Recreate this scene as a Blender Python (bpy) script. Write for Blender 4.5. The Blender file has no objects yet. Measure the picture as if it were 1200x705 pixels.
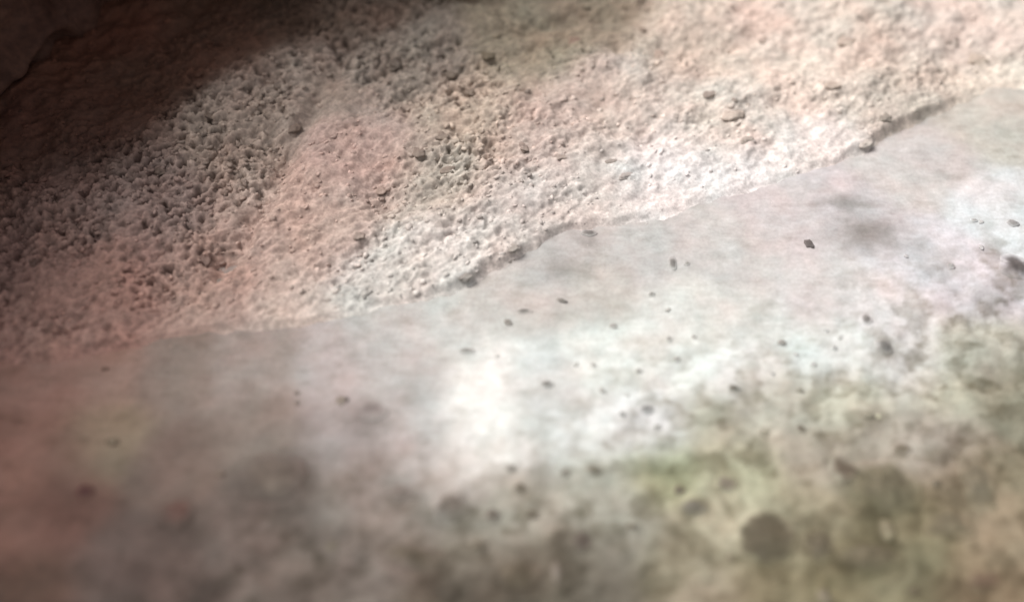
import bpy, math, random
import numpy as np
S = bpy.context.scene
R = math.radians

# ------------------------------------------------------------------ camera
CAM = np.array([0.0, -1.15, 1.45]); TILT = R(39.0); HF = R(50.0)
cd = bpy.data.cameras.new('camera'); cam = bpy.data.objects.new('camera', cd)
S.collection.objects.link(cam); S.camera = cam
cam.location = CAM; cam.rotation_euler = (TILT, 0, 0)
cd.sensor_fit = 'HORIZONTAL'; cd.angle = HF; cd.clip_start = 0.02; cd.clip_end = 500
cd.dof.use_dof = True; cd.dof.focus_distance = 1.99; cd.dof.aperture_fstop = 0.50

# ------------------------------------------------------------------ light
SUN_EL, SUN_AZ = R(56), R(-66)          # azimuth from +Y, negative = towards -X: behind the added shading rock
w = bpy.data.worlds.new('World'); S.world = w; w.use_nodes = True
nt = w.node_tree; nt.nodes.clear()
sky = nt.nodes.new('ShaderNodeTexSky'); sky.sky_type = 'NISHITA'; sky.sun_disc = False
sky.sun_elevation = SUN_EL; sky.sun_rotation = SUN_AZ
sky.air_density = 1.0; sky.dust_density = 4.0; sky.ozone_density = 0.6
bg = nt.nodes.new('ShaderNodeBackground'); bg.inputs[1].default_value = 0.10
wo = nt.nodes.new('ShaderNodeOutputWorld')
hs_ = nt.nodes.new('ShaderNodeHueSaturation'); hs_.inputs['Saturation'].default_value = .08      # thin cloud: a paler sky
nt.links.new(sky.outputs[0], hs_.inputs['Color']); nt.links.new(hs_.outputs[0], bg.inputs[0]); nt.links.new(bg.outputs[0], wo.inputs[0])
sl = bpy.data.lights.new('sun', 'SUN'); sl.energy = 2.6; sl.angle = R(32); sl.color = (1.0, 0.965, 0.935)
sun = bpy.data.objects.new('sun', sl); S.collection.objects.link(sun)
sun.rotation_euler = (math.pi/2 - SUN_EL, 0, math.pi - SUN_AZ)
from mathutils import Vector
sd = Vector((math.sin(SUN_AZ)*math.cos(SUN_EL), math.cos(SUN_AZ)*math.cos(SUN_EL), math.sin(SUN_EL)))
sun.rotation_euler = sd.to_track_quat('Z', 'Y').to_euler()
S.view_settings.view_transform = 'Standard'; S.view_settings.look = 'None'
S.view_settings.exposure = 0.56; S.view_settings.gamma = 1.0

# ------------------------------------------------------------------ helpers
rng = np.random.default_rng(7)
def ray(px, py):
    s = math.tan(HF/2)
    a = (px/600.0 - 1)*s; b = (352.5 - py)/600.0*s
    return np.array([a, math.sin(TILT) + b*math.cos(TILT), -math.cos(TILT) + b*math.sin(TILT)])
def at(px, py, z=0.0):
    d = ray(px, py); t = (z - CAM[2])/d[2]
    return CAM + d*t
PXM = 2*math.tan(HF/2)*1.84/1200.0       # metres per photo pixel near the middle
def lin(c):
    c = np.asarray(c, float)/255.0
    return np.where(c <= 0.04045, c/12.92, ((c + 0.055)/1.055)**2.4)

def _hash(ix, iy, s):
    h = (ix.astype(np.int64)*374761393 + iy.astype(np.int64)*668265263 + s*1442695041) & 0xffffffff
    h = ((h ^ (h >> 13))*1274126177) & 0xffffffff
    h = ((h ^ (h >> 16))*2246822519) & 0xffffffff
    return ((h ^ (h >> 15)) & 0xffffff)/float(0xffffff)
def gnoise(x, y, s=0):                    # gradient noise about -0.7..0.7
    ix = np.floor(x); iy = np.floor(y); fx = x - ix; fy = y - iy
    u = fx*fx*fx*(fx*(fx*6-15)+10); v = fy*fy*fy*(fy*(fy*6-15)+10)
    def g(dx, dy):
        a = _hash(ix+dx, iy+dy, s)*2*math.pi
        return np.cos(a)*(fx-dx) + np.sin(a)*(fy-dy)
    a = g(0,0)*(1-u) + g(1,0)*u; b = g(0,1)*(1-u) + g(1,1)*u
    return a*(1-v) + b*v
def fbm(x, y, o=4, s=0, gain=0.5):
    r = 0*x; a = 1.0
    for k in range(o):
        r = r + a*gnoise(x, y, s+k*17); x = x*2.03+3.1; y = y*2.03+1.7; a *= gain
    return r
def worley(x, y, s=0):
    ix = np.floor(x); iy = np.floor(y); d1 = np.full(x.shape, 9.0); d2 = np.full(x.shape, 9.0)
    for dx in (-1,0,1):
        for dy in (-1,0,1):
            cx = ix+dx; cy = iy+dy
            d = np.hypot(cx+_hash(cx,cy,s)-x, cy+_hash(cx,cy,s+5)-y)
            m = d < d1
            d2 = np.where(m, d1, np.minimum(d2, d)); d1 = np.where(m, d, d1)
    return d1, d2
def sm(e0, e1, x):
    t = np.clip((x-e0)/(e1-e0), 0, 1); return t*t*(3-2*t)

# ------------------------------------------------------------------ the line where the crumbly bank ends above the silt
EDGE_PX = [(-700,470),(-250,440),(0,418),(60,419),(95,409),(130,404),(165,404),(180,398),(240,386),(300,381),(345,377),(400,369),(440,357),(490,346),
  (525,338),(548,328),(575,312),(605,299),(640,278),(670,268),(705,263),(745,255),(790,248),(815,235),(850,228),(890,217),(930,205),
  (970,192),(1005,180),(1022,166),(1045,152),(1075,138),(1110,124),(1140,108),(1165,101),(1200,99),(1300,92),(1600,70),(2300,20)]
EDGE = np.array([at(a, b, 0.006)[:2] for a, b in EDGE_PX])
EDGE = np.vstack([[-60, EDGE[0][1]-8], EDGE, [60, EDGE[-1][1]+10]])
LH_PX = [(-60,.010),(0,.012),(120,.011),(170,.007),(330,.009),(440,.006),(520,.014),(560,.018),(600,.017),(640,.016),(700,.012),(760,.007),(900,.008),(990,.014),(1030,.020),(1095,.019),(1125,.008),(1165,.006),(1250,.006)]
LHX = np.array([at(a, np.interp(a, [p[0] for p in EDGE_PX], [p[1] for p in EDGE_PX]))[0] for a, _ in LH_PX]); LHV = np.array([v for _, v in LH_PX])
def seg_dist(x, y, P):                    # signed: positive above the line (towards +Y)
    best = np.full(x.shape, 1e9); sg = np.ones(x.shape)
    for (ax, ay), (bx, by) in zip(P[:-1], P[1:]):
        ux, uy = bx-ax, by-ay; L = ux*ux+uy*uy
        t = np.clip(((x-ax)*ux+(y-ay)*uy)/L, 0, 1)
        dx = x-ax-t*ux; dy = y-ay-t*uy; d = dx*dx+dy*dy
        m = d < best
        best = np.where(m, d, best); sg = np.where(m, np.sign(ux*(y-ay)-uy*(x-ax)), sg)
    return np.sqrt(best)*sg
def pl(pts, z=0.0): return np.array([at(a, b, z)[:2] for a, b in pts])

# roughness of the crust per place, and creases
def field(x, y, samples, sig):
    num = 0; den = 1e-9
    for (px, py, v, wt) in samples:
        q = at(px, py, 0.03); wgt = wt*np.exp(-((x-q[0])**2 + (y-q[1])**2)/(2*sig*sig)) + 1e-12
        v = np.asarray(v, float)
        num = num + (wgt[..., None]*v if v.ndim else wgt*v); den = den + wgt
    return num/(den[..., None] if np.ndim(samples[0][2]) else den)
ROUGH = [(30,260,1.3,1),(150,230,1.5,1),(260,170,1.4,1),(200,330,.7,1),(60,370,.5,1),(330,300,.35,1),(400,180,.30,1),(300,360,.3,1),
  (470,70,1.15,1),(540,130,.7,1),(520,190,.8,1),(600,50,.6,1),(440,260,.5,1),(560,250,.35,1),(680,150,.6,1),(640,200,.6,1),(750,60,.65,1),
  (760,200,.3,1),(860,130,.5,1),(900,60,.38,1),(1000,60,.35,1),(1080,100,.6,1),(920,180,.22,1),(1150,60,.35,1),(850,20,.3,1),(400,30,1.0,1),(250,90,.6,1),(60,80,.15,1),(150,60,.12,1),(250,30,.2,1),(40,150,.2,1),(100,130,.2,1),(320,20,.5,1),(90,190,.6,1)]
ROUGH = [(a, b, c*(.62 if a > 560 else 1.05), d) for a, b, c, d in ROUGH]
CREASE = [([(405,60),(385,100),(352,150),(330,190),(300,240),(262,285),(235,310)], .017, .020),
  ([(440,95),(470,75),(530,60),(600,48),(680,25),(760,12)], .014, .024),
  ([(330,85),(300,110),(283,128)], .010, .010),
  ([(145,368),(175,355),(215,335)], .006, .008),
  ([(470,118),(520,92),(580,72),(640,55)], .010, .014)]
def bank_h(x, y):
    d = seg_dist(x + .010*gnoise(x*28, y*28, 91) + .005*gnoise(x*75, y*75, 92), y + .008*gnoise(x*30, y*30, 93), EDGE)
    lh = np.interp(x, LHX, LHV)
    r = field(x, y, ROUGH, 0.06)
    r = np.clip(r*(1 + 1.2*fbm(x*8, y*11, 2, 333)), .05, 1.25)
    a = R(32); u0 = x*math.cos(a)+y*math.sin(a); v0 = -x*math.sin(a)+y*math.cos(a)
    h = lh*sm(-0.008, 0.012, d) + 0.40*(1-np.exp(-np.maximum(d, 0)*0.34))   # slope that flattens far back
    h = h + 0.022*fbm(x*5, y*6, 3, 11)*sm(0.0, 0.15, d) + .010*fbm(u0*13, v0*24, 3, 14)*sm(0, .08, d)
    h = h + 0.004*gnoise(x*30, y*34, 21)*sm(0, .05, d)
    # granular crust: lumps and pits stretched along the bedding
    a = R(32); u = x*math.cos(a)+y*math.sin(a); v = -x*math.sin(a)+y*math.cos(a)
    wob = 0.25*gnoise(x*60, y*60, 31)
    d1, d2 = worley(u*92+wob, v*130+wob, 3)
    e1, e2 = worley(u*160+wob, v*200, 8)
    grain = (0.55-d1)*0.0035*(1+1.2*gnoise(x*21, y*21, 44)) + (0.55-e1)*0.0015 + 0.0062*fbm(u*60, v*98, 4, 41, .6)
    pit = -0.0105*sm(0.14, 0.38, gnoise(u*62, v*86, 51)) - .004*sm(.15,.4, gnoise(u*95, v*120, 52))
    h = h + (grain*1.7 + 1.5*pit*np.clip(r, 0, 1.3))*(0.09 + r*.66)*sm(-0.004, 0.02, d)
    for P, dep, wd in CREASE:
        c = np.abs(seg_dist(x + .012*gnoise(x*22, y*22, 61), y + .012*gnoise(x*24, y*24, 62), pl(P, 0.06)))
        h = h - dep*np.exp(-(c/wd)**2)
    h = np.where(d < -0.008, -0.03*sm(-0.008, -0.03, d) - 0.002, h)
    return h, d, r
def silt_h(x, y):
    d = seg_dist(x, y, EDGE)
    h = -0.05*sm(0.05, 0.9, -d)
    h = h + 0.006*fbm(x*4, y*5, 3, 71) + 0.0022*fbm(x*17, y*23, 4, 75, .55)
    low = sm(0.20, 0.46, -d + 0.08*gnoise(x*5, y*5, 78) + 0.05*x)
    h = h + low*(0.011*fbm(x*11, y*13, 3, 81) + 0.002*gnoise(x*45, y*45, 85))
    h = h + 0.0007*fbm(x*120, y*120, 2, 88)
    return np.where(d > 0.05, h-0.004, h), d, low

def axis(lo, hi, step, far):
    core = np.arange(lo, hi+step/2, step); out = []; s = step; v = hi
    while v < far: s *= 1.22; v += s; out.append(v)
    o2 = []; s = step; v = lo
    while v > -far: s *= 1.22; v -= s; o2.append(v)
    return np.array(o2[::-1] + list(core) + out)
def grid_mesh(name, X, Y, Z, keep=None, col=None):
    ny, nx = X.shape
    co = np.stack([X, Y, Z], -1).reshape(-1, 3)
    i = np.arange(ny*nx).reshape(ny, nx)
    F = np.stack([i[:-1,:-1], i[:-1,1:], i[1:,1:], i[1:,:-1]], -1).reshape(-1, 4)
    if keep is not None:
        k = keep.reshape(-1); F = F[k[F].any(1)]
        used = np.zeros(len(co), bool); used[F.ravel()] = True
        remap = np.cumsum(used)-1; F = remap[F]; co = co[used]
        if col is not None: col = col.reshape(-1, col.shape[-1])[used]
    return raw_mesh(name, co, F, col.reshape(-1, col.shape[-1]) if col is not None else None)
def raw_mesh(name, co, F, col=None, smooth=True):
    me = bpy.data.meshes.new(name); n = F.shape[1]
    me.vertices.add(len(co)); me.vertices.foreach_set('co', co.astype(np.float32).ravel())
    me.loops.add(F.size); me.loops.foreach_set('vertex_index', F.astype(np.int32).ravel())
    me.polygons.add(len(F)); me.polygons.foreach_set('loop_start', np.arange(0, F.size, n, dtype=np.int32))
    me.polygons.foreach_set('use_smooth', np.full(len(F), smooth))
    me.update(calc_edges=True)
    if col is not None:
        a = me.color_attributes.new('tone', 'FLOAT_COLOR', 'POINT')
        a.data.foreach_set('color', np.concatenate([col[:, :3], np.ones((len(col), 1))], 1).astype(np.float32).ravel())
    return me
def link(name, me, mat, parent=None, **props):
    o = bpy.data.objects.new(name, me); S.collection.objects.link(o)
    if mat and not me.materials: me.materials.append(mat)
    if parent: o.parent = parent
    for k, v in props.items(): o[k] = v
    return o

# ------------------------------------------------------------------ materials
def mat_mineral(name, mott=(30, .10), fine=(220, .10), bump=.25, rough=.8, tint=((1.02,.985,.975),(.98,1.01,1.0)), spec=.3, base=None, bscale=260):
    m = bpy.data.materials.new(name); m.use_nodes = True; t = m.node_tree; N = t.nodes; L = t.links
    b = N['Principled BSDF']; b.inputs['Roughness'].default_value = rough; b.inputs['Specular IOR Level'].default_value = spec
    tc = N.new('ShaderNodeTexCoord')
    if base is None:
        a = N.new('ShaderNodeVertexColor'); a.layer_name = 'tone'; src = a.outputs[0]
    else:
        a = N.new('ShaderNodeRGB'); a.outputs[0].default_value = (*base, 1); src = a.outputs[0]
    def noise(sc, det=4, r=.6):
        n = N.new('ShaderNodeTexNoise'); n.inputs['Scale'].default_value = sc; n.inputs['Detail'].default_value = det
        n.inputs['Roughness'].default_value = r; L.new(tc.outputs['Object'], n.inputs['Vector']); return n
    def mul(c, fac, lo, hi, a0=.3, a1=.7):
        mr = N.new('ShaderNodeMapRange'); mr.inputs[1].default_value = a0; mr.inputs[2].default_value = a1; L.new(fac, mr.inputs[0])
        mx = N.new('ShaderNodeMix'); mx.data_type = 'RGBA'
        mx.inputs[6].default_value = (*lo, 1); mx.inputs[7].default_value = (*hi, 1); L.new(mr.outputs[0], mx.inputs[0])
        q = N.new('ShaderNodeMix'); q.data_type = 'RGBA'; q.blend_type = 'MULTIPLY'; q.inputs[0].default_value = 1
        L.new(c, q.inputs[6]); L.new(mx.outputs[2], q.inputs[7]); return q.outputs[2]
    c = mul(src, noise(9, 3).outputs[0], tint[0], tint[1], .38, .62)
    k = mott[1]; c = mul(c, noise(mott[0], 5).outputs[0], (1-k*1.4,)*3, (1+k*.6,)*3)
    k = fine[1]; c = mul(c, noise(fine[0], 3).outputs[0], (1-k*1.5, 1-k*1.6, 1-k*1.6), (1+k*.7,)*3)
    L.new(c, b.inputs['Base Color'])
    bp = N.new('ShaderNodeBump'); bp.inputs['Strength'].default_value = bump; bp.inputs['Distance'].default_value = .002
    L.new(noise(bscale, 6, .65).outputs[0], bp.inputs['Height']); L.new(bp.outputs[0], b.inputs['Normal'])
    return m
M_bank = mat_mineral('crumbly_crust', (34, .14), (210, .16), .5)
M_silt = mat_mineral('pale_silt', (30, .08), (170, .07), .16, .75, bscale=180)
M_crumb = mat_mineral('loose_crumbs', (40, .10), (300, .12), .3)
M_stone = mat_mineral('stone', (30, .18), (160, .14), .35)
M_wall = mat_mineral('dark_brown_rock', (9, .30), (60, .25), .8, .8, base=(.10,.044,.030), bscale=60)

# ------------------------------------------------------------------ tones (own colours, with shade painted in at left and upper left)
K = 0.78
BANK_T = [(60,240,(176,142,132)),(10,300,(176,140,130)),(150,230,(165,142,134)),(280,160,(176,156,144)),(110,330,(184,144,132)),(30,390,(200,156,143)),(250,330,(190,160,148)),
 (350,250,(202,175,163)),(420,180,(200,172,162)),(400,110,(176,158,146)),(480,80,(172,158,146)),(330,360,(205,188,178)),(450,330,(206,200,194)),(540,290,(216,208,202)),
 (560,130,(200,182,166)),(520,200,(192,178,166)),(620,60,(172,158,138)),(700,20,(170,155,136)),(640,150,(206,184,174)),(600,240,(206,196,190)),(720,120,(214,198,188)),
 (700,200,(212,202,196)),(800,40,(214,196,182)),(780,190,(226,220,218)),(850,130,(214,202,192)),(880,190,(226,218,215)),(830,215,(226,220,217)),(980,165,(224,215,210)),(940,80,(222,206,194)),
 (1000,40,(216,200,188)),(1080,90,(204,192,180)),(1120,40,(214,200,190)),(1170,80,(222,208,194)),(1150,20,(216,200,190)),(1060,130,(200,190,180)),(900,20,(218,198,186)),(160,110,(114,76,60)),(430,20,(146,124,110)),(100,150,(116,76,61)),(30,170,(116,72,58)),(240,60,(114,78,62)),(60,80,(124,76,58)),(150,50,(124,76,58)),(60,20,(124,76,58)),(260,15,(112,74,56)),(-60,120,(124,76,58)),(340,20,(100,73,58)),(420,-20,(104,78,62)),(520,-25,(110,90,74)),(10,215,(120,82,68)),(110,185,(110,78,66))]  # upper left samples: brown soil, darkened further to paint in the corner's shade
SILT_T = [(10,440,(206,160,144)),(60,440,(192,148,134)),(120,440,(180,144,130)),(10,530,(190,142,126)),(70,530,(164,124,110)),(10,610,(160,120,106)),(70,600,(142,104,92)),(30,680,(118,88,74)),(120,510,(166,146,124)),(200,440,(160,140,129)),(200,540,(140,119,108)),(130,650,(122,101,93)),(200,660,(116,96,87)),  # left samples: brown silt, dimmed to carry part of the shade falloff
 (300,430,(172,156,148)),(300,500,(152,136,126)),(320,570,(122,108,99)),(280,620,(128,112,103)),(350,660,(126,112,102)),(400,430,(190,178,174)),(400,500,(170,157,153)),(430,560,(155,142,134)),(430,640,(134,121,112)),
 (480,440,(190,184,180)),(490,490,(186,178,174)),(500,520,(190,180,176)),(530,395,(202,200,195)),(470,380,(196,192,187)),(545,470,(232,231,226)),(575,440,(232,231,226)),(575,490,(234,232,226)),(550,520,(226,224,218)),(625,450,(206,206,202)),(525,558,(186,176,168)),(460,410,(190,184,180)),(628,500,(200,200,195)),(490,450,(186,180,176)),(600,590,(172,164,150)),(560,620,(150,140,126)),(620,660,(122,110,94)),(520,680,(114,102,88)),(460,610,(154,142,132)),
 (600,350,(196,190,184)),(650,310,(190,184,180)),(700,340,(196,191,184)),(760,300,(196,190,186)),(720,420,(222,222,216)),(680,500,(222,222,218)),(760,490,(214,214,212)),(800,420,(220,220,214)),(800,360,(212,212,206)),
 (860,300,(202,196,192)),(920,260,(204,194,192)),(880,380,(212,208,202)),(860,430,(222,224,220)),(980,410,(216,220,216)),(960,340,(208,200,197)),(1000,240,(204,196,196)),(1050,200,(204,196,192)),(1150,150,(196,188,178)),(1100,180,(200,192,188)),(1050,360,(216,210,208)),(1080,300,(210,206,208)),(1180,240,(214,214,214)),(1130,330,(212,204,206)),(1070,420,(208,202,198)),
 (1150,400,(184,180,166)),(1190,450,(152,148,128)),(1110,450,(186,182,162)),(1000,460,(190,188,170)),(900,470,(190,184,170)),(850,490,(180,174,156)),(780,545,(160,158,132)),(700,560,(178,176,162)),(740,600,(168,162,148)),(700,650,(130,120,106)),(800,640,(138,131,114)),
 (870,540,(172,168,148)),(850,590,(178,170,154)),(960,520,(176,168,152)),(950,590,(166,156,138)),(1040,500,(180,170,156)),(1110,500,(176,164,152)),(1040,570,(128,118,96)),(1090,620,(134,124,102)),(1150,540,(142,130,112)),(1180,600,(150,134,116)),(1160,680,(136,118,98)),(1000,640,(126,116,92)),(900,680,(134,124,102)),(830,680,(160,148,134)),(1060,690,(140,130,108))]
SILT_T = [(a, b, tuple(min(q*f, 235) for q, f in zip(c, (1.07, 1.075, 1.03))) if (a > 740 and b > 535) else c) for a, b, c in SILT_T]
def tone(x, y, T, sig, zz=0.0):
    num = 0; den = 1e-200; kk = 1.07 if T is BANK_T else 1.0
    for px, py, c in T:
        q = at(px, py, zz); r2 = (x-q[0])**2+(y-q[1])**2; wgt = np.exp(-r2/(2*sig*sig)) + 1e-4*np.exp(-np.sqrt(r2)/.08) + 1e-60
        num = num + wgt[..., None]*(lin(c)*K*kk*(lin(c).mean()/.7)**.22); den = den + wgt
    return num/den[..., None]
# stains lying in the silt: (px, py, rx, ry, strength, rgb multiplier)
STAIN = [(670,317,30,13,.22),(1020,272,50,26,.42),(988,238,32,10,.36),(1165,346,26,20,.30),(435,490,24,18,.28),(320,560,52,34,.20),(360,498,18,12,.12),
 (700,413,26,6,.10),(778,541,42,11,.22),(897,530,14,12,.24),(1035,563,42,36,.18),(1150,558,20,34,.2),(470,578,22,14,.22),(528,590,26,20,.22),(607,668,30,22,.20),
 (565,700,60,22,.18),(812,592,18,9,.18),(935,578,26,22,.16),(1023,640,44,20,.15),(963,633,18,18,.16),(1160,672,26,13,.25),(210,603,24,26,.34),(150,690,26,40,.32),(240,690,22,26,.32),(290,650,18,14,.2),(380,620,20,16,.18),(170,560,22,12,.14),(345,690,24,14,.22),(250,510,30,10,.12),
 (95,560,60,26,.16),(100,600,60,20,.16),(690,283,14,6,.22),(560,418,34,5,.10),(640,550,40,8,.12),(1075,643,22,24,.15),(848,484,16,10,.2),(1190,500,30,40,.12),(985,610,60,30,.14),(700,690,60,24,.15)]

# ------------------------------------------------------------------ the ground: pale silt sheet and crumbly bank
def silt_col(X, Y, LOW):
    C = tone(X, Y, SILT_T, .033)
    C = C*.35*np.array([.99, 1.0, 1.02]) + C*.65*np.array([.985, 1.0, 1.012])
    ws = .035
    xo = .4*ws*gnoise(X*30, Y*30, 7)+.3*ws*gnoise(X*70, Y*70, 9); yo = .4*ws*gnoise(X*30, Y*30, 8)+.2*ws*gnoise(X*80, Y*80, 10)
    for (px, py, rx, ry, k) in STAIN:
        q = at(px, py); a = rx*PXM; b = ry*PXM*1.25
        g = k*1.15*np.exp(-(((X-q[0]+xo)/a)**2+((Y-q[1]+yo)/b)**2)**1.3)
        C = C*(1-g[..., None]*np.array([1, 1.02, 1.08]))
    # wisps and clots of darker sediment
    wsp = sm(.12, .55, fbm(X*16+Y*6, Y*26, 4, 301))*.12 + LOW*sm(-.02, .22, fbm(X*17, Y*20, 4, 305))*.33 + .12*sm(0,.4,fbm(X*50, Y*70, 3, 307))*(.4+LOW) + .13*fbm(X*34+Y*16, Y*110, 4, 308) + .10*sm(.05,.4,fbm(X*26, Y*36, 4, 309))*sm(.1,-.3,X) - LOW*.02 - .05*sm(.1,.5, fbm(X*9,Y*13,3,311))
    C = C*(1-wsp[..., None]*np.array([.96, 1.0, 1.10]))
    hue = fbm(X*10, Y*12, 3, 320)[..., None]*.06
    return np.clip(C*(1+hue*np.array([1, -.2, -.5])), .005, .9)
ax = axis(-1.15, 1.15, .0050, 70); ay = axis(-.62, 1.15, .0050, 70)
X, Y = np.meshgrid(ax, ay); Z, D, LOW = silt_h(X, Y)
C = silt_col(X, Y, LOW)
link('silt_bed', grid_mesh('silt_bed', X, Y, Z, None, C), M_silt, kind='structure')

ax = axis(-1.3, 1.3, .0031, 70); ay = axis(-.12, 1.30, .0031, 70)
X, Y = np.meshgrid(ax, ay); Z, D, RG = bank_h(X, Y)
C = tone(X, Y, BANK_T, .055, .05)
a_ = R(32); U = X*math.cos(a_)+Y*math.sin(a_); V = -X*math.sin(a_)+Y*math.cos(a_)
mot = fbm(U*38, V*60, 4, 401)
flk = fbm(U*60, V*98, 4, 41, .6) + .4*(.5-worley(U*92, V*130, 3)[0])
C = C*(1 + (np.clip(flk, -.6, .6)*(.22+.55*np.clip(RG, 0, 1.1)))[..., None])*(1 + .12*mot[..., None]) * (1 - (.20*RG*sm(.10, .34, gnoise(U*62, V*86, 51)))[..., None])  # pale grains on dark soil, plus the pits' shade put into the colour
C = C*(1+fbm(X*9, Y*11, 3, 410)[..., None]*.08*np.array([1, -.1, -.5]))
C = C*(1 + .12*np.exp(-(np.maximum(D, 0)/.018)**2)*sm(-.6, -.3, X))[..., None]*np.ones(3)
C = np.clip(C, .005, .9)
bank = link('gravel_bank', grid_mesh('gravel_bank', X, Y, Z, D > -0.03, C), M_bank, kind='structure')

# ------------------------------------------------------------------ crumbs and stones
def ico(sub):
    import bmesh
    bm = bmesh.new(); bmesh.ops.create_icosphere(bm, subdivisions=sub, radius=1)
    bm.verts.ensure_lookup_table()
    v = np.array([q.co[:] for q in bm.verts]); f = np.array([[q.index for q in p.verts] for p in bm.faces]); bm.free(); return v, f
ICO = {s: ico(s) for s in (1, 2, 3, 4)}
def lump(v, seed, amp=.35, freq=1.3):
    o = seed*7.31
    n = gnoise(v[:,0]*freq+o, v[:,1]*freq+v[:,2]*freq*.7, 3) + gnoise(v[:,2]*freq-o, v[:,0]*freq+v[:,1]*.6, 4)
    n2 = gnoise(v[:,0]*freq*2.6+o, v[:,1]*freq*2.6-v[:,2]*2, 5)
    w = v*(1+amp*n+amp*.45*n2)[:, None]
    return w
def ground_z(x, y):
    x = np.atleast_1d(np.asarray(x, float)); y = np.atleast_1d(np.asarray(y, float))
    zb, d, r = bank_h(x, y); zs, _, _ = silt_h(x, y)
    return np.where(d > 0, np.maximum(zb, zs), zs), d
def on_ground(px, py):
    z = 0.0
    for _ in range(12):
        q = at(px, py, z); z = z*.4 + .6*float(ground_z(q[0], q[1])[0][0])
    q = at(px, py, z); return q[0], q[1], float(ground_z(q[0], q[1])[0][0])

# loose crumbs strewn over the crust (nobody could count them)
def scatter(name, n, sizes, mode, seed, mat, **props):
    g = np.random.default_rng(seed); px = g.uniform(-80, 1280, n*3); py = g.uniform(-40, 470, n*3)
    P = np.array([at(a, b, .05)[:2] for a, b in zip(px, py)])
    _, d, r = bank_h(P[:,0], P[:,1])
    if mode == 'bank': k = (d > .004) & (g.random(len(d)) < np.clip(r, .12, 1))
    else: k = (d < .004) & (d > -.07) & (g.random(len(d)) < np.exp(d/.02))
    P = P[k][:n]; r = r[k][:n]; z, _ = ground_z(P[:,0], P[:,1])
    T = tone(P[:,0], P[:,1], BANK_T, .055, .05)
    v0, f0 = ICO[1]; cos = []; fs = []; cs = []
    for i in range(len(P)):
        s = sizes[0]+(sizes[1]-sizes[0])*g.random()**3.2
        v = lump(v0, i % 97, .4)*s*np.array([g.uniform(.8,1.5), g.uniform(.6,1), g.uniform(.45,.8)])
        a = R(g.normal(32, 35)); c, q = math.cos(a), math.sin(a)
        v = np.stack([v[:,0]*c-v[:,1]*q, v[:,0]*q+v[:,1]*c, v[:,2]], 1)
        cos.append(v+np.array([P[i,0], P[i,1], z[i]-s*.18])); fs.append(f0+i*len(v0))
        cs.append(np.tile(np.clip(T[i]*g.normal(1.06, .20), .01, .85), (len(v0), 1)))
    return link(name, raw_mesh(name, np.vstack(cos), np.vstack(fs), np.vstack(cs)), mat, kind='stuff', **props)
scatter('loose_crumbs', 6500, (.0016, .0075), 'bank', 3, M_crumb, label='pale sandy crumbs strewn over the rough sloping bank', category='gravel')
scatter('fallen_grit', 500, (.0010, .0028), 'edge', 5, M_crumb, label='tiny grit fallen on the silt under the bank rim', category='gravel')

def stone(name, px, py, rx, ry, rgb, label, cat='pebble', group=None, sink=.35, flat=.55, rot=0, sub=2, amp=.32):
    x, y, z = on_ground(px, py)
    dist = np.linalg.norm(np.array([x, y, z])-CAM); m = 2*math.tan(HF/2)*dist/1200
    a = rx*m; b = ry*m*1.15
    v, f = ICO[sub]; v = lump(v, hash((px*13+py*7) % 97) % 89 + .37, amp)
    v = v*np.array([a, b, (a+b)/2*flat])
    g = np.random.default_rng(px*1000+py)
    drape = 0.0
    soil = None
    if name in ('pebble', 'grit_speck', 'small_pebble'):     # silt lies over the flanks of pebbles
        rr = np.hypot(v[:,0]/a, v[:,1]/b)
        drape = .25 + .6*sm(.45, .95, rr + .3*fbm(v[:,0]/a*1.6+px, v[:,1]/b*1.6+py, 3, 6))[:, None]
        if px == 948: drape = drape*.35
    own = tone(np.array([x]), np.array([y]), SILT_T, .033)*.92
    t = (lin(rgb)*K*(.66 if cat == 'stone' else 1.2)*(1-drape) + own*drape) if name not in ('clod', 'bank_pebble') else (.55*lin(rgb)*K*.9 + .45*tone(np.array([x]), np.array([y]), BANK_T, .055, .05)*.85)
    t = t * (1 + .10*gnoise(v[:,0]/a*2+px, v[:,1]/a*2, 6))[:, None]
    me = raw_mesh(name, v, f, np.clip(t, .004, .9))
    o = link(name, me, M_stone, label=label, category=cat)
    if group: o['group'] = group
    o.location = (x, y, z + (a+b)/2*flat*(1-2*sink)); o.rotation_euler = (0, 0, R(rot))
    return o

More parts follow.
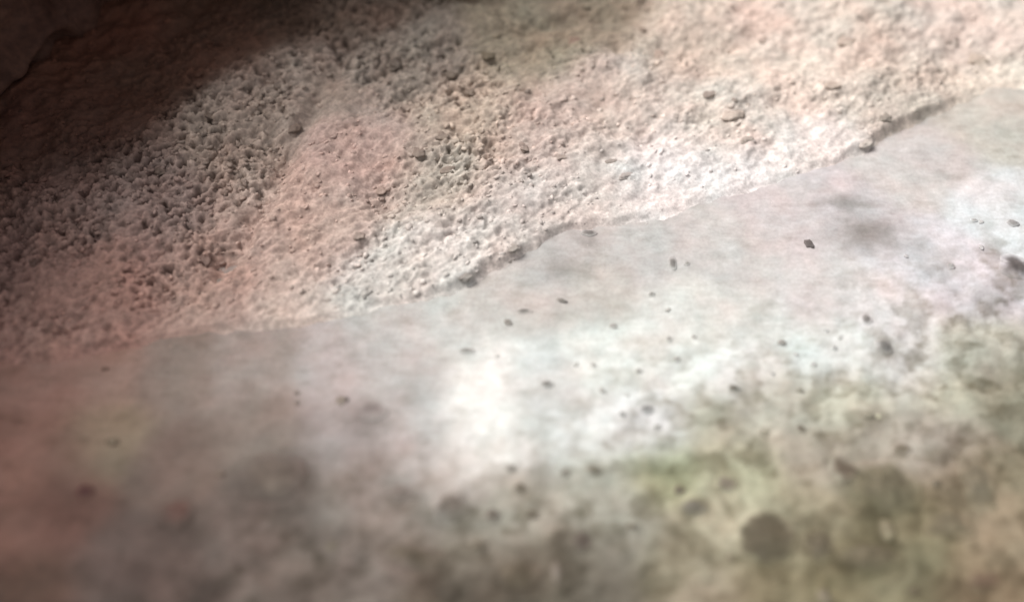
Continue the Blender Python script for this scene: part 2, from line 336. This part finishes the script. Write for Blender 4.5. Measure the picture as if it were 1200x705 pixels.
def buried(px, py, rx, ry, rgb, label):     # a stone lying in the silt: only its low, silt-coated crown stands out
    q = at(px, py, -.02); m = 2*math.tan(HF/2)*np.linalg.norm(q-CAM)/1200; a = rx*m*1.25; b = ry*m*1.45
    nr, na = (16, 40) if rx > 10 else (8, 16); rr, th = np.meshgrid(np.linspace(0.0, 1, nr)[1:], np.arange(na)*2*math.pi/na, indexing='ij')
    o = px*.37+py*.11; wob = 1 + (.10 if px == 900 else .30)*gnoise(np.cos(th)*1.1+o, np.sin(th)*1.1, 601) + .16*gnoise(np.cos(th)*2.7+o, np.sin(th)*2.7, 602)
    x = np.r_[0, (a*rr*wob*np.cos(th)).ravel()] + q[0]; y = np.r_[0, (b*rr*wob*np.sin(th)).ravel()] + q[1]; r = np.r_[0, rr.ravel()]
    zs, _, low = silt_h(x, y); H = (.05 if px < 450 and rx > 10 else .15 if rx > 10 else .30)*min(a, b)
    z = zs + H*(1-sm(0, .92, r))*(1+.5*fbm(x/a*1.5+o, y/a*1.5, 3, 604)) + .0012 - .0065*sm(.86, 1, r)
    f = (1-sm(.60 if px == 900 else .28, .90, r + .25*fbm(x/a*1.3+o, y/a*1.3, 3, 606)))[:, None]
    c = silt_col(x, y, low)*(1-f) + lin(rgb)*K*(lin(rgb).mean()/.7)**.22*(.60 if px == 900 else .92 if rx > 24 else .85)*(1+.35*fbm(x*45, y*55, 3, 607))[:, None]*f
    F = []
    for k in range(na):
        k2 = (k+1) % na; F.append((0, 1+k, 1+k2, 1+k2))
    for i_ in range(nr-2):
        for k in range(na):
            k2 = (k+1) % na; A = 1+i_*na
            F.append((A+k, A+na+k, A+na+k2, A+k2))
    # underside, down in the silt
    nb = len(x); base = 1+(nr-2)*na
    x = np.r_[x, q[0]+(x[base:base+na]-q[0])*.6, q[0]]; y = np.r_[y, q[1]+(y[base:base+na]-q[1])*.6, q[1]]
    z = np.r_[z, z[base:base+na]-.5*min(a, b), z[0]-.8*min(a, b)]; c = np.vstack([c, c[base:base+na], c[:1]])
    for k in range(na):
        k2 = (k+1) % na; F.append((base+k, nb+k, nb+k2, base+k2)); F.append((nb+k, nb+na, nb+k2, nb+k2))
    me = bpy.data.meshes.new('half_buried_stone')
    me.from_pydata([(x[i]-q[0], y[i]-q[1], z[i]-zs[0]) for i in range(len(x))], [], [t if t[2] != t[3] else t[:3] for t in F])
    me.polygons.foreach_set('use_smooth', [True]*len(me.polygons))
    at_ = me.color_attributes.new('tone', 'FLOAT_COLOR', 'POINT'); at_.data.foreach_set('color', np.concatenate([c, np.ones((len(c), 1))], 1).astype(np.float32).ravel())
    me.update()
    o_ = link('half_buried_stone' if rx > 8 else 'half_buried_pebble', me, M_silt, label=label, category='stone' if rx > 8 else 'pebble'); o_.location = (q[0], q[1], zs[0])
    return o_

# dark pebbles and stones that can be told apart on the silt
FLAT = [
 (948,286,7,6.5,(84,76,74),'darkest round black pebble, alone on the smooth grey silt right of centre',0),
 (1035,409,9,7.5,(140,138,134),'flat oval grey pebble on white silt, lower of two right of centre',0),
 (1013,379,6.5,6,(150,146,142),'small grey pebble just up and left of the flat oval grey pebble',0),
 (917,401,6,4.5,(120,118,112),'small dark pebble with a pale tail on the whitest silt at right',0),
 (658,352,3.8,6.5,(96,92,86),'narrow upright dark pebble on grey silt below the middle of the bank rim',70),
 (596,378,6.5,5,(120,116,108),'left lump of a dark crumb pair on grey silt below the rim overhang',0),
 (614,373,9,3,(142,138,132),'thin flat right lump of a dark crumb pair on grey silt below the overhang',10),
 (689,283,9,4,(144,138,134),'flat brownish pebble just under the bank rim in the middle',5),
 (787,317,4,8,(146,142,138),'slanting thin grey chip on silt below the white bank rim',-40),
 (640,455,8,4.5,(152,150,144),'flat pale grey pebble at the right edge of the bright white silt patch',10),
 (348,460,3.5,3.5,(120,110,100),'upper of two tiny dark specks on the brown-grey silt at left',0),
 (348,472,3.2,3,(112,102,92),'lower of two tiny dark specks on the brown-grey silt at left',0),
 (123,432,5,3,(104,84,74),'small dark brown crumb just below the bank rim at far left',0),
 (730,485,5,3.5,(116,116,112),'small dark chip on white silt below centre, left of a fainter grey pair',-20),
 (757,482,8,5,(152,152,150),'faint wide grey pebble on white silt right of the small dark chip',0),
 (547,418,9,3.5,(178,176,170),'faint thin grey sliver on silt above the bright white patch, leftmost',0),
 (1187,262,8,6,(134,130,128),'dark grey pebble near the right edge on white silt, above the larger dark stone',0),
 (1189,316,19,14,(122,114,112),'large dark brown-grey stone at the right edge on pale silt','s'),
 (859,457,7,3,(142,136,124),'thin dark flake where white silt turns olive, left of a similar flake',0),
 (937,457,6,3.2,(134,130,116),'thin dark flake where white silt turns olive, right of a similar flake',0),
 (900,623,31,25,(132,121,98),'big round dark brown stone, largest dark blob in the lower right','s'),
 (992,545,17,15,(128,114,98),'round dark brown stone above and right of the biggest round stone','s'),
 (577,604,9,8,(128,118,108),'small dark round stone in the blurred brown silt below the white patch','s'),
 (682,632,13,10,(120,108,98),'dark squarish stone low in the middle of the brown silt','s'),
 (485,651,34,13,(116,104,88),'long low dark brown stone lying flat at the lower middle left','s'),
 (210,603,18,17,(126,94,84),'soft reddish brown stone in the dim silt at lower left','s'),
 (102,580,9,8,(122,80,76),'small dark reddish stone in the reddish silt at far left','s'),
 (258,555,8,3.5,(126,112,100),'short thin dark sliver on the dim silt left of the brown stain',0),
 (598,550,6,4,(152,146,138),'small grey pebble just under the bright white silt patch',0),
 (662,556,6,4,(142,136,124),'small dark pebble between the white silt and the olive silt, centre',0),
 (695,552,9,5,(148,142,126),'flat olive brown pebble right of the small dark pebble below centre',0),
 (897,507,8,4,(138,134,116),'thin olive dark pebble above the greenish clump at lower right',0),
 (1017,487,9,4,(140,136,118),'flat dark olive chip at right with a pale crumb beside it',0),
 (1030,486,3.5,2.5,(214,212,184),'tiny pale cream crumb touching the flat dark olive chip',0),
 (852,563,12,9,(150,140,124),'low greyish brown stone above and left of the biggest round stone','s'),
 (812,592,16,8,(142,136,122),'flat grey olive stone left of the biggest round stone','s'),
 (1077,683,8,5,(120,108,88),'small dark stone at the bottom edge right of centre','s'),
 (1160,670,20,10,(130,108,88),'flat reddish brown stone in the lower right corner','s'),
 (963,633,15,17,(124,114,94),'upright dark olive stone just right of the biggest round stone','s'),
 (1150,556,16,30,(134,124,104),'long upright olive brown stone near the right edge, lower right','s'),
 (1023,643,36,14,(126,116,94),'long flat dark olive stone in the lower right, under the pale cream clod','s'),
 (1042,562,34,28,(128,120,98),'broad dark olive stone right of the round dark brown stone','s'),
 (1044,612,9,12,(166,156,130),'pale cream clod among the dark olive stones at lower right','s'),
 (970,690,9,10,(156,145,126),'pale buff clod near the bottom edge below the upright olive stone','s'),
 (607,669,28,14,(118,106,88),'low dark brown stone at the bottom, right of the long flat one','s'),
 (470,580,16,8,(140,128,120),'grey brown stone left of the small dark round stone, lower middle left','s'),
 (528,594,20,14,(140,130,120),'wide grey stone directly left of the small dark round stone','s'),
 (320,562,38,23,(124,110,99),'broad dim brown stone in the left part of the silt','s'),
 (1117,606,26,16,(132,122,100),'flat olive stone between the upright olive stone and the long flat one','s'),
 (652,668,6,12,(150,139,127),'narrow pale grey clod standing right of the low dark brown stone','s'),
 (435,488,18,12,(164,152,148),'faint mauve grey stone left of the bright white silt patch','s'),
]
for (px, py, rx, ry, c, lab, kind) in FLAT:
    if kind == 's':
        buried(px, py, rx, ry, c, lab)
    elif sum(c) > 395:
        buried(px, py, rx*1.05, ry*1.05, c, lab)
    else:
        stone('pebble', px, py, rx*.88, ry*.88, c, lab, 'pebble', None, sink=.52, flat=.42, rot=kind, amp=.5)
# tiny specks nothing tells apart, one group per stretch of silt
GR = [((783,363),(783,403),(792,425),(735,463),(718,388),(695,433),(675,427),(583,417),(803,318),(812,400),(770,500),(705,462),(748,440),(762,352)),
      ((968,387),(977,410),(953,428),(933,415),(1112,317),(1150,260),(1150,290),(985,395),(1138,265),(1062,300),(905,440)),
      ((608,573),(623,603),(855,653),(132,517),(797,572),(560,640),(740,615),(1060,520),(1100,560),(940,500),(390,640),(400,470))]
GN = [('tiny dark speck of grit on the pale silt in the middle','specks of grit on the middle silt',2.5,(182,180,174)),
      ('tiny dark speck of grit on the white silt at right','specks of grit on the right hand silt',2.5,(186,184,182)),
      ('small brown pebble in the darker blurred silt along the bottom','small pebbles in the bottom silt',5.0,(126,116,100))]
g = np.random.default_rng(21)
for pts, (lab, grp, r0, c) in zip(GR, GN):
    for (px, py) in pts:
        s = r0*g.uniform(.8, 1.35)
        if g.random() < .6:
            o_ = buried(px, py, s*g.uniform(1.1, 1.8), s*g.uniform(.9, 1.2), c, lab); o_['group'] = grp; continue
        stone('grit_speck' if r0 < 4 else 'small_pebble', px, py, s*g.uniform(.9,1.5), s*g.uniform(.7,1), c, lab, 'pebble', grp, sink=.5, flat=.42, rot=g.uniform(-40,60), sub=2, amp=.5)
# clods and pebbles lodged in the bank, a few standing in for shaded gaps
BK = [
 (528,86,9,7,(120,104,90),'dark brown clod lodged below the long dark crease near the top edge'),
 (550,110,6,6,(132,112,98),'small dark clod just below and right of the dark brown clod by the top crease'),
 (463,75,9,8,(112,98,88),'dark clod at the left end of the top crease'),
 (573,64,10,7,(116,102,82),'olive dark clod inside the top crease'),
 (673,48,8,7,(150,118,106),'reddish brown clod in a pale ring near the top of the bank'),
 (753,35,5,4,(142,122,108),'small brown pebble near the top edge right of the reddish clod'),
 (517,159,9,6,(142,124,112),'upper brown clod of three on the pinkish middle left bank'),
 (492,177,10,8,(138,120,108),'leftmost brown clod of three on the pinkish middle left bank'),
 (525,200,10,6,(138,120,108),'lowest brown clod of three on the pinkish middle left bank'),
 (613,172,6,8,(142,126,116),'upright brownish pebble in the middle of the bank'),
 (655,184,9,5,(158,142,132),'flat tan pebble right of the upright brownish pebble'),
 (715,190,9,5,(138,126,114),'slanting dark grey pebble in the middle right bank above the white rim'),
 (733,206,9,5,(160,150,144),'flat grey pebble just below the slanting dark grey pebble'),
 (772,64,8,8,(172,150,138),'brownish round clod in the upper right bank'),
 (832,110,10,5,(140,124,114),'dark flat pebble left of a broad tan clod in the right bank'),
 (858,134,14,9,(204,186,172),'broad flat tan clod, largest on the right part of the bank'),
 (875,164,8,5,(160,146,134),'small tan clod below the broad flat tan clod'),
 (860,117,3.5,3.5,(122,108,98),'tiny dark pebble on top of the tan ground beside the dark flat pebble'),
 (895,47,7,5,(164,146,134),'small brown pebble high on the right bank'),
 (992,49,11,8,(184,166,152),'round pinkish tan clod high on the right bank'),
 (977,100,10,6,(186,168,154),'flat pinkish tan clod midway up the right bank'),
 (1145,71,15,10,(180,164,148),'square tan clod above the smooth buff shoulder at far right'),
 (1112,48,12,8,(182,164,154),'pinkish brown clod high at far right, up and left of the square clod'),
 (1037,138,8,5,(136,126,116),'dark lump standing in for the shaded hole under the pale overhanging rim at right'),  # dark colour supplies the shade of a hole under the rim
 (1015,167,10,5,(204,192,182),'brownish lump on the rim edge below the right overhang'),
 (342,150,10,8,(120,102,90),'black brown lump standing in for the dark crevice in the deep diagonal crease of the left bank'),  # dark colour supplies the shade inside the crevice
 (240,302,7,10,(120,94,86),'dark reddish lump standing in for the shaded crevice at the low end of the deep diagonal crease'),  # lump added for the crevice's darkness
 (188,199,7,7,(100,84,74),'dark clod in the pitted grey left bank, middle'),
 (248,142,6,6,(100,84,72),'dark clod in the pitted left bank near the added shading rock'),
 (237,178,7,7,(92,76,66),'dark round clod in the pitted left bank below the one nearest the added shading rock'),
 (40,307,7,6,(84,64,56),'dark brown clod at the far left edge of the pitted bank'),
 (5,337,5,9,(84,56,50),'dark red brown clod cut by the left edge of the picture'),
 (117,281,6,5,(96,72,72),'dark purplish pebble in the lower pitted bank at left'),
 (545,324,11,5,(140,134,126),'grey lump standing in for the shadow under the middle overhang of the rim, lowest of three'),  # lump added where the overhang's shadow falls
 (597,305,9,5,(134,126,116),'dark grey lump shaded by the middle overhang, right of the lowest lump'),
 (602,290,8,6,(168,158,148),'brown grey lump set into the rim above the middle overhang'),
 (447,73+150,7,6,(188,164,150),'tan lump on the pinkish slope left of the middle of the bank'),
 (422,275,7,6,(158,142,130),'dim brown pebble on the lower bank above the white shelf'),
]
for (px, py, rx, ry, c, lab) in BK:
    stone('clod' if rx > 6 else 'bank_pebble', px, py, rx*.92, ry*.92, c if px < 640 else tuple(min(255, int(q*1.10)) for q in c), lab, 'clod' if rx > 6 else 'pebble', None, sink=.64, flat=.42, rot=20, sub=3, amp=.5)

# ------------------------------------------------------------------ added rock, mostly out of view at upper left, shaped to shade the bank
BASE_PX = [(-1100,1250),(-600,800),(-420,560),(-270,360),(-175,170),(-90,80),(-14,16),(50,-26),(140,-66),(280,-84),(400,-90),(480,-130),(540,-200),(565,-300),(565,-520)]
B = []
for p in BASE_PX:
    q = at(p[0], p[1], .22 if p[1] < 400 else .05); B.append(q[:2])
B = np.array(B)
seg = np.r_[0, np.cumsum(np.hypot(*np.diff(B, axis=0).T))]
n = 420; s = np.linspace(0, seg[-1], n)
bx = np.interp(s, seg, B[:,0]); by = np.interp(s, seg, B[:,1])
ker = np.hanning(25); ker /= ker.sum()
bx = np.convolve(np.pad(bx, 12, 'edge'), ker, 'valid'); by = np.convolve(np.pad(by, 12, 'edge'), ker, 'valid')
tx = np.gradient(bx); ty = np.gradient(by); L_ = np.hypot(tx, ty); nx_, ny_ = -ty/L_, tx/L_     # outward = away from the bank (up-left)
WH = .83
prof = []                                  # (outward offset, height)
for t in np.linspace(0, 1, 110): prof.append((.02 - .04*math.sin(t*2.2) + .05*t*t, -.08 + (WH+.08)*t))
for t in np.linspace(.02, 1, 60): prof.append((.03 + 2.6*t**1.6, WH + .10*math.sin(t*1.5)))
prof.append((2.7, -.3))
prof = np.array(prof)
PX = bx[:, None] + nx_[:, None]*prof[None, :, 0]; PY = by[:, None] + ny_[:, None]*prof[None, :, 0]
PZ = np.tile(prof[None, :, 1], (n, 1))
hs = 1 - .62*sm(.45, .95, s/seg[-1])[:, None]*np.ones_like(PZ); PZ = PZ*np.where(PZ > 0, hs, 1)
Q = s[:, None] + 0*PZ
dd = .07*fbm(Q*3.2, PZ*4+prof[None,:,0]*3, 4, 501) + .02*fbm(Q*16, PZ*18+prof[None,:,0]*16, 3, 511)
c1, c2 = worley(Q*5, PZ*6+prof[None,:,0]*5, 13); dd = dd - .05*(1-sm(0, .18, c2-c1))*.5
PX = PX + nx_[:, None]*dd; PY = PY + ny_[:, None]*dd; PZ = PZ + dd*.7*(prof[None,:,0] > .06)
rock = link('shade_rock', grid_mesh('shade_rock', PX, PY, PZ), M_wall, label='dark brown rock added at the upper left corner to cast shade', category='rock')
print('tris', sum(len(o.data.polygons)*(2 if len(o.data.polygons) and o.data.polygons[0].loop_total == 4 else 1) for o in S.objects if o.type == 'MESH'))
